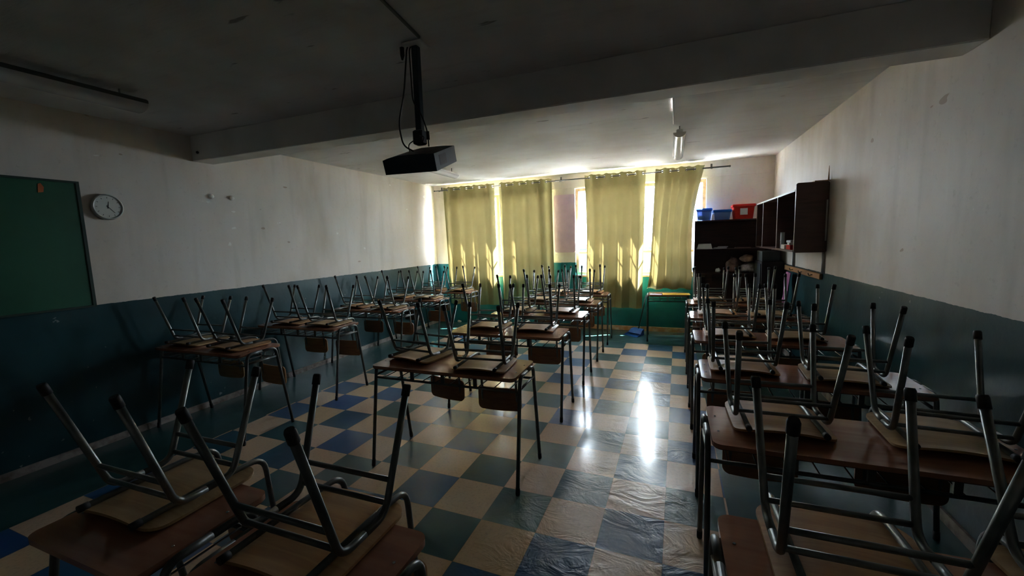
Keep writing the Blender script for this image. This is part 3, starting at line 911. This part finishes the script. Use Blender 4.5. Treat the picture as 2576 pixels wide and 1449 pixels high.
for y, lb in ((2.74, 'left one of two white round wall studs under the beam'), (2.94, 'right one of two white round wall studs under the beam')):
    o = MB().lathe([(.024, .001), (.024, .01), (.020, .020), (.008, .024)], 16, (XL, y, 2.023), 'x').build('wall_stud', M['white'])
    tag(o, lb, 'wall stud', 'white wall studs')

# ------------------------------------------------------------------ ceiling fittings
# projector on its pole
pj = empty('ceiling_projector', (-1.290, 2.0, ZC))
MB().box((-.055, -.05, -.012), (.06, .05, -.001), .004).build('ceiling_plate', M['whitemetal'], pj)
MB().box((-.018, -.018, -.455), (.018, .018, -.012), .003).build('pole', M['proj'], pj)
MB().box((-.034, -.028, -.52), (.026, .028, -.445), .006).build('swivel_joint', M['black'], pj)
body = empty('body', (-.005, .0, -.598)); body.parent = pj
body.rotation_euler = Euler((.339, .003, .106), 'XYZ')
bw, bd_, bh = .149, .144, .046
m = MB()
pr = [(-bw, -bh), (bw, -bh), (bw, bh * .9), (bw * .55, bh), (-bw * .35, bh), (-bw * .8, bh * .80), (-bw, bh * .62)]
n7 = len(pr)
vs = [(x, -bd_, z) for x, z in pr] + [(x, bd_, z) for x, z in pr]
fs = [tuple(range(n7)), tuple(range(2 * n7 - 1, n7 - 1, -1))] + [(k, n7 + k, n7 + (k + 1) % n7, (k + 1) % n7) for k in range(n7)]
shell = m.add(vs, fs).build('casing', M['proj'], body)
v_ = MB()
for k in range(7):
    z = -.024 + k * .007
    v_.box((bw, -.085, z), (bw + .0015, .0, z + .003))
v_.build('air_vent', M['black'], body)
v_ = MB(); v_.box((bw - .0005, -.09, -.028), (bw + .0004, .005, .026)); v_.build('vent_panel', M['black'], body)
MB().lathe([(.012, -.012), (.014, -.010), (.014, .0), (.010, .006)], 14, (-bw - .003, -.10, -.028), 'x').build('adjuster_foot', M['black'], body)
MB().lathe([(.026, 0), (.026, .010), (.020, .012)], 20, (-.08, bd_, -.002), 'y').build('lens', M['black'], body)
for pts, r_ in (([(-.035, -.01, 0), (-.05, -.01, -.02), (-.08, -.015, -.25), (-.125, -.02, -.40), (-.10, -.02, -.52), (-.035, -.02, -.555)], .0045),
                ([(-.025, .0, 0), (-.028, -.02, -.03), (-.022, -.022, -.30), (.024, -.022, -.36), (.060, -.022, -.46), (.062, -.02, -.54)], .004),
                ([(-.02, -.03, -.50), (-.06, -.035, -.52), (-.05, -.03, -.57)], .003), ([(.015, -.03, -.48), (.05, -.035, -.49), (.02, -.03, -.53)], .003)):
    MB().tube(fillet(pts, .06, 5), r_, 6).build('cable', M['black'], pj)
MB().tube([(-.072, -.02, -.012), (-.072, -.02, -.05), (-.074, -.02, -.075)], [.012, .012, .005], 8).build('plug', M['black'], pj)
MB().tube([(.0605, -.022, -.462), (.062, -.022, -.505)], .009, 8).build('cable_joint', M['black'], pj)
tag(pj, 'black projector hanging from the ceiling on a square pole', 'projector')
# surface conduits
o = MB().tube([(-1.10, .9, ZC - .008), (-1.22, 1.93, ZC - .008)], .008, 6).build('ceiling_conduit', M['greygreen'])
tag(o, 'dark cable conduit on the ceiling running to the projector', 'conduit')
o = MB().tube([(-.01, YB2, ZC - .010), (.0, 4.33, ZC - .010)], .006, 6).build('ceiling_conduit', M['ceiling'])
tag(o, 'white conduit from the beam to the right ceiling lamp', 'conduit')

def lamp(loc, ln, label, rz=0, wide=1, hm='whitemetal'):
    t = empty('fluorescent_lamp', loc, rz)
    MB().box((-.030 * wide, 0, -.035), (.030 * wide + (.03 if wide > 1 else 0), ln, 0), .006).build('housing', M[hm], t)
    for x in (-.022, .022):
        MB().tube([(x, .04, -.052), (x, ln - .04, -.052)], .011, 10).build('lamp_tube', M['tubeglass'], t)
    n = 10; vs = []; fs = []
    pr = [(.058 * wide * math.cos(math.pi * k / n), -.030 - .048 * math.sin(math.pi * k / n)) for k in range(n + 1)]
    for y in (0.01, ln - .01): vs += [(x, y, z) for x, z in pr]
    for k in range(n): fs.append((k, k + 1, n + 2 + k, n + 1 + k))
    MB().add(vs, fs, True).build('diffuser', M['lampglass'], t)
    for y in (0, ln - .012):
        vs = [(x, yy, z) for yy in (y, y + .012) for x, z in pr]
        MB().add(vs, [tuple(range(n + 1))[::-1], tuple(range(n + 1, 2 * n + 2))] + [(k, n + 1 + k, n + 2 + k, k + 1) for k in range(n)]).build('end_cap', M['whitemetal'], t)
    for y in (.12, ln - .12):
        MB().tube([(0, y, 0), (0, y, ZC - loc[2] - .001)], .006, 6).build('suspension', M['caulk'], t)
    tag(t, label, 'ceiling lamp', 'fluorescent ceiling lamps')
lamp((.055, 4.36, 2.505), 1.30, 'fluorescent lamp on the ceiling before the right window')
lamp((-2.95, 4.20, 2.505), 1.25, 'fluorescent lamp behind the projector near the left curtains')
lamp((-3.35, .60, 2.515), 1.22, 'unlit fluorescent lamp on the near ceiling above the chalkboard', 0, 1.5, 'greygreen')  # dark housing colour paints in the shaded side of this lamp
# dark hook on the beam, small bolt
o = MB().lathe([(.010, 0), (.014, .008), (.010, .016)], 10, (XL + .10, YB1 - .018, 2.40), 'y').build('beam_bolt', M['black'])
tag(o, 'small dark bolt on the left end of the ceiling beam', 'bolt')
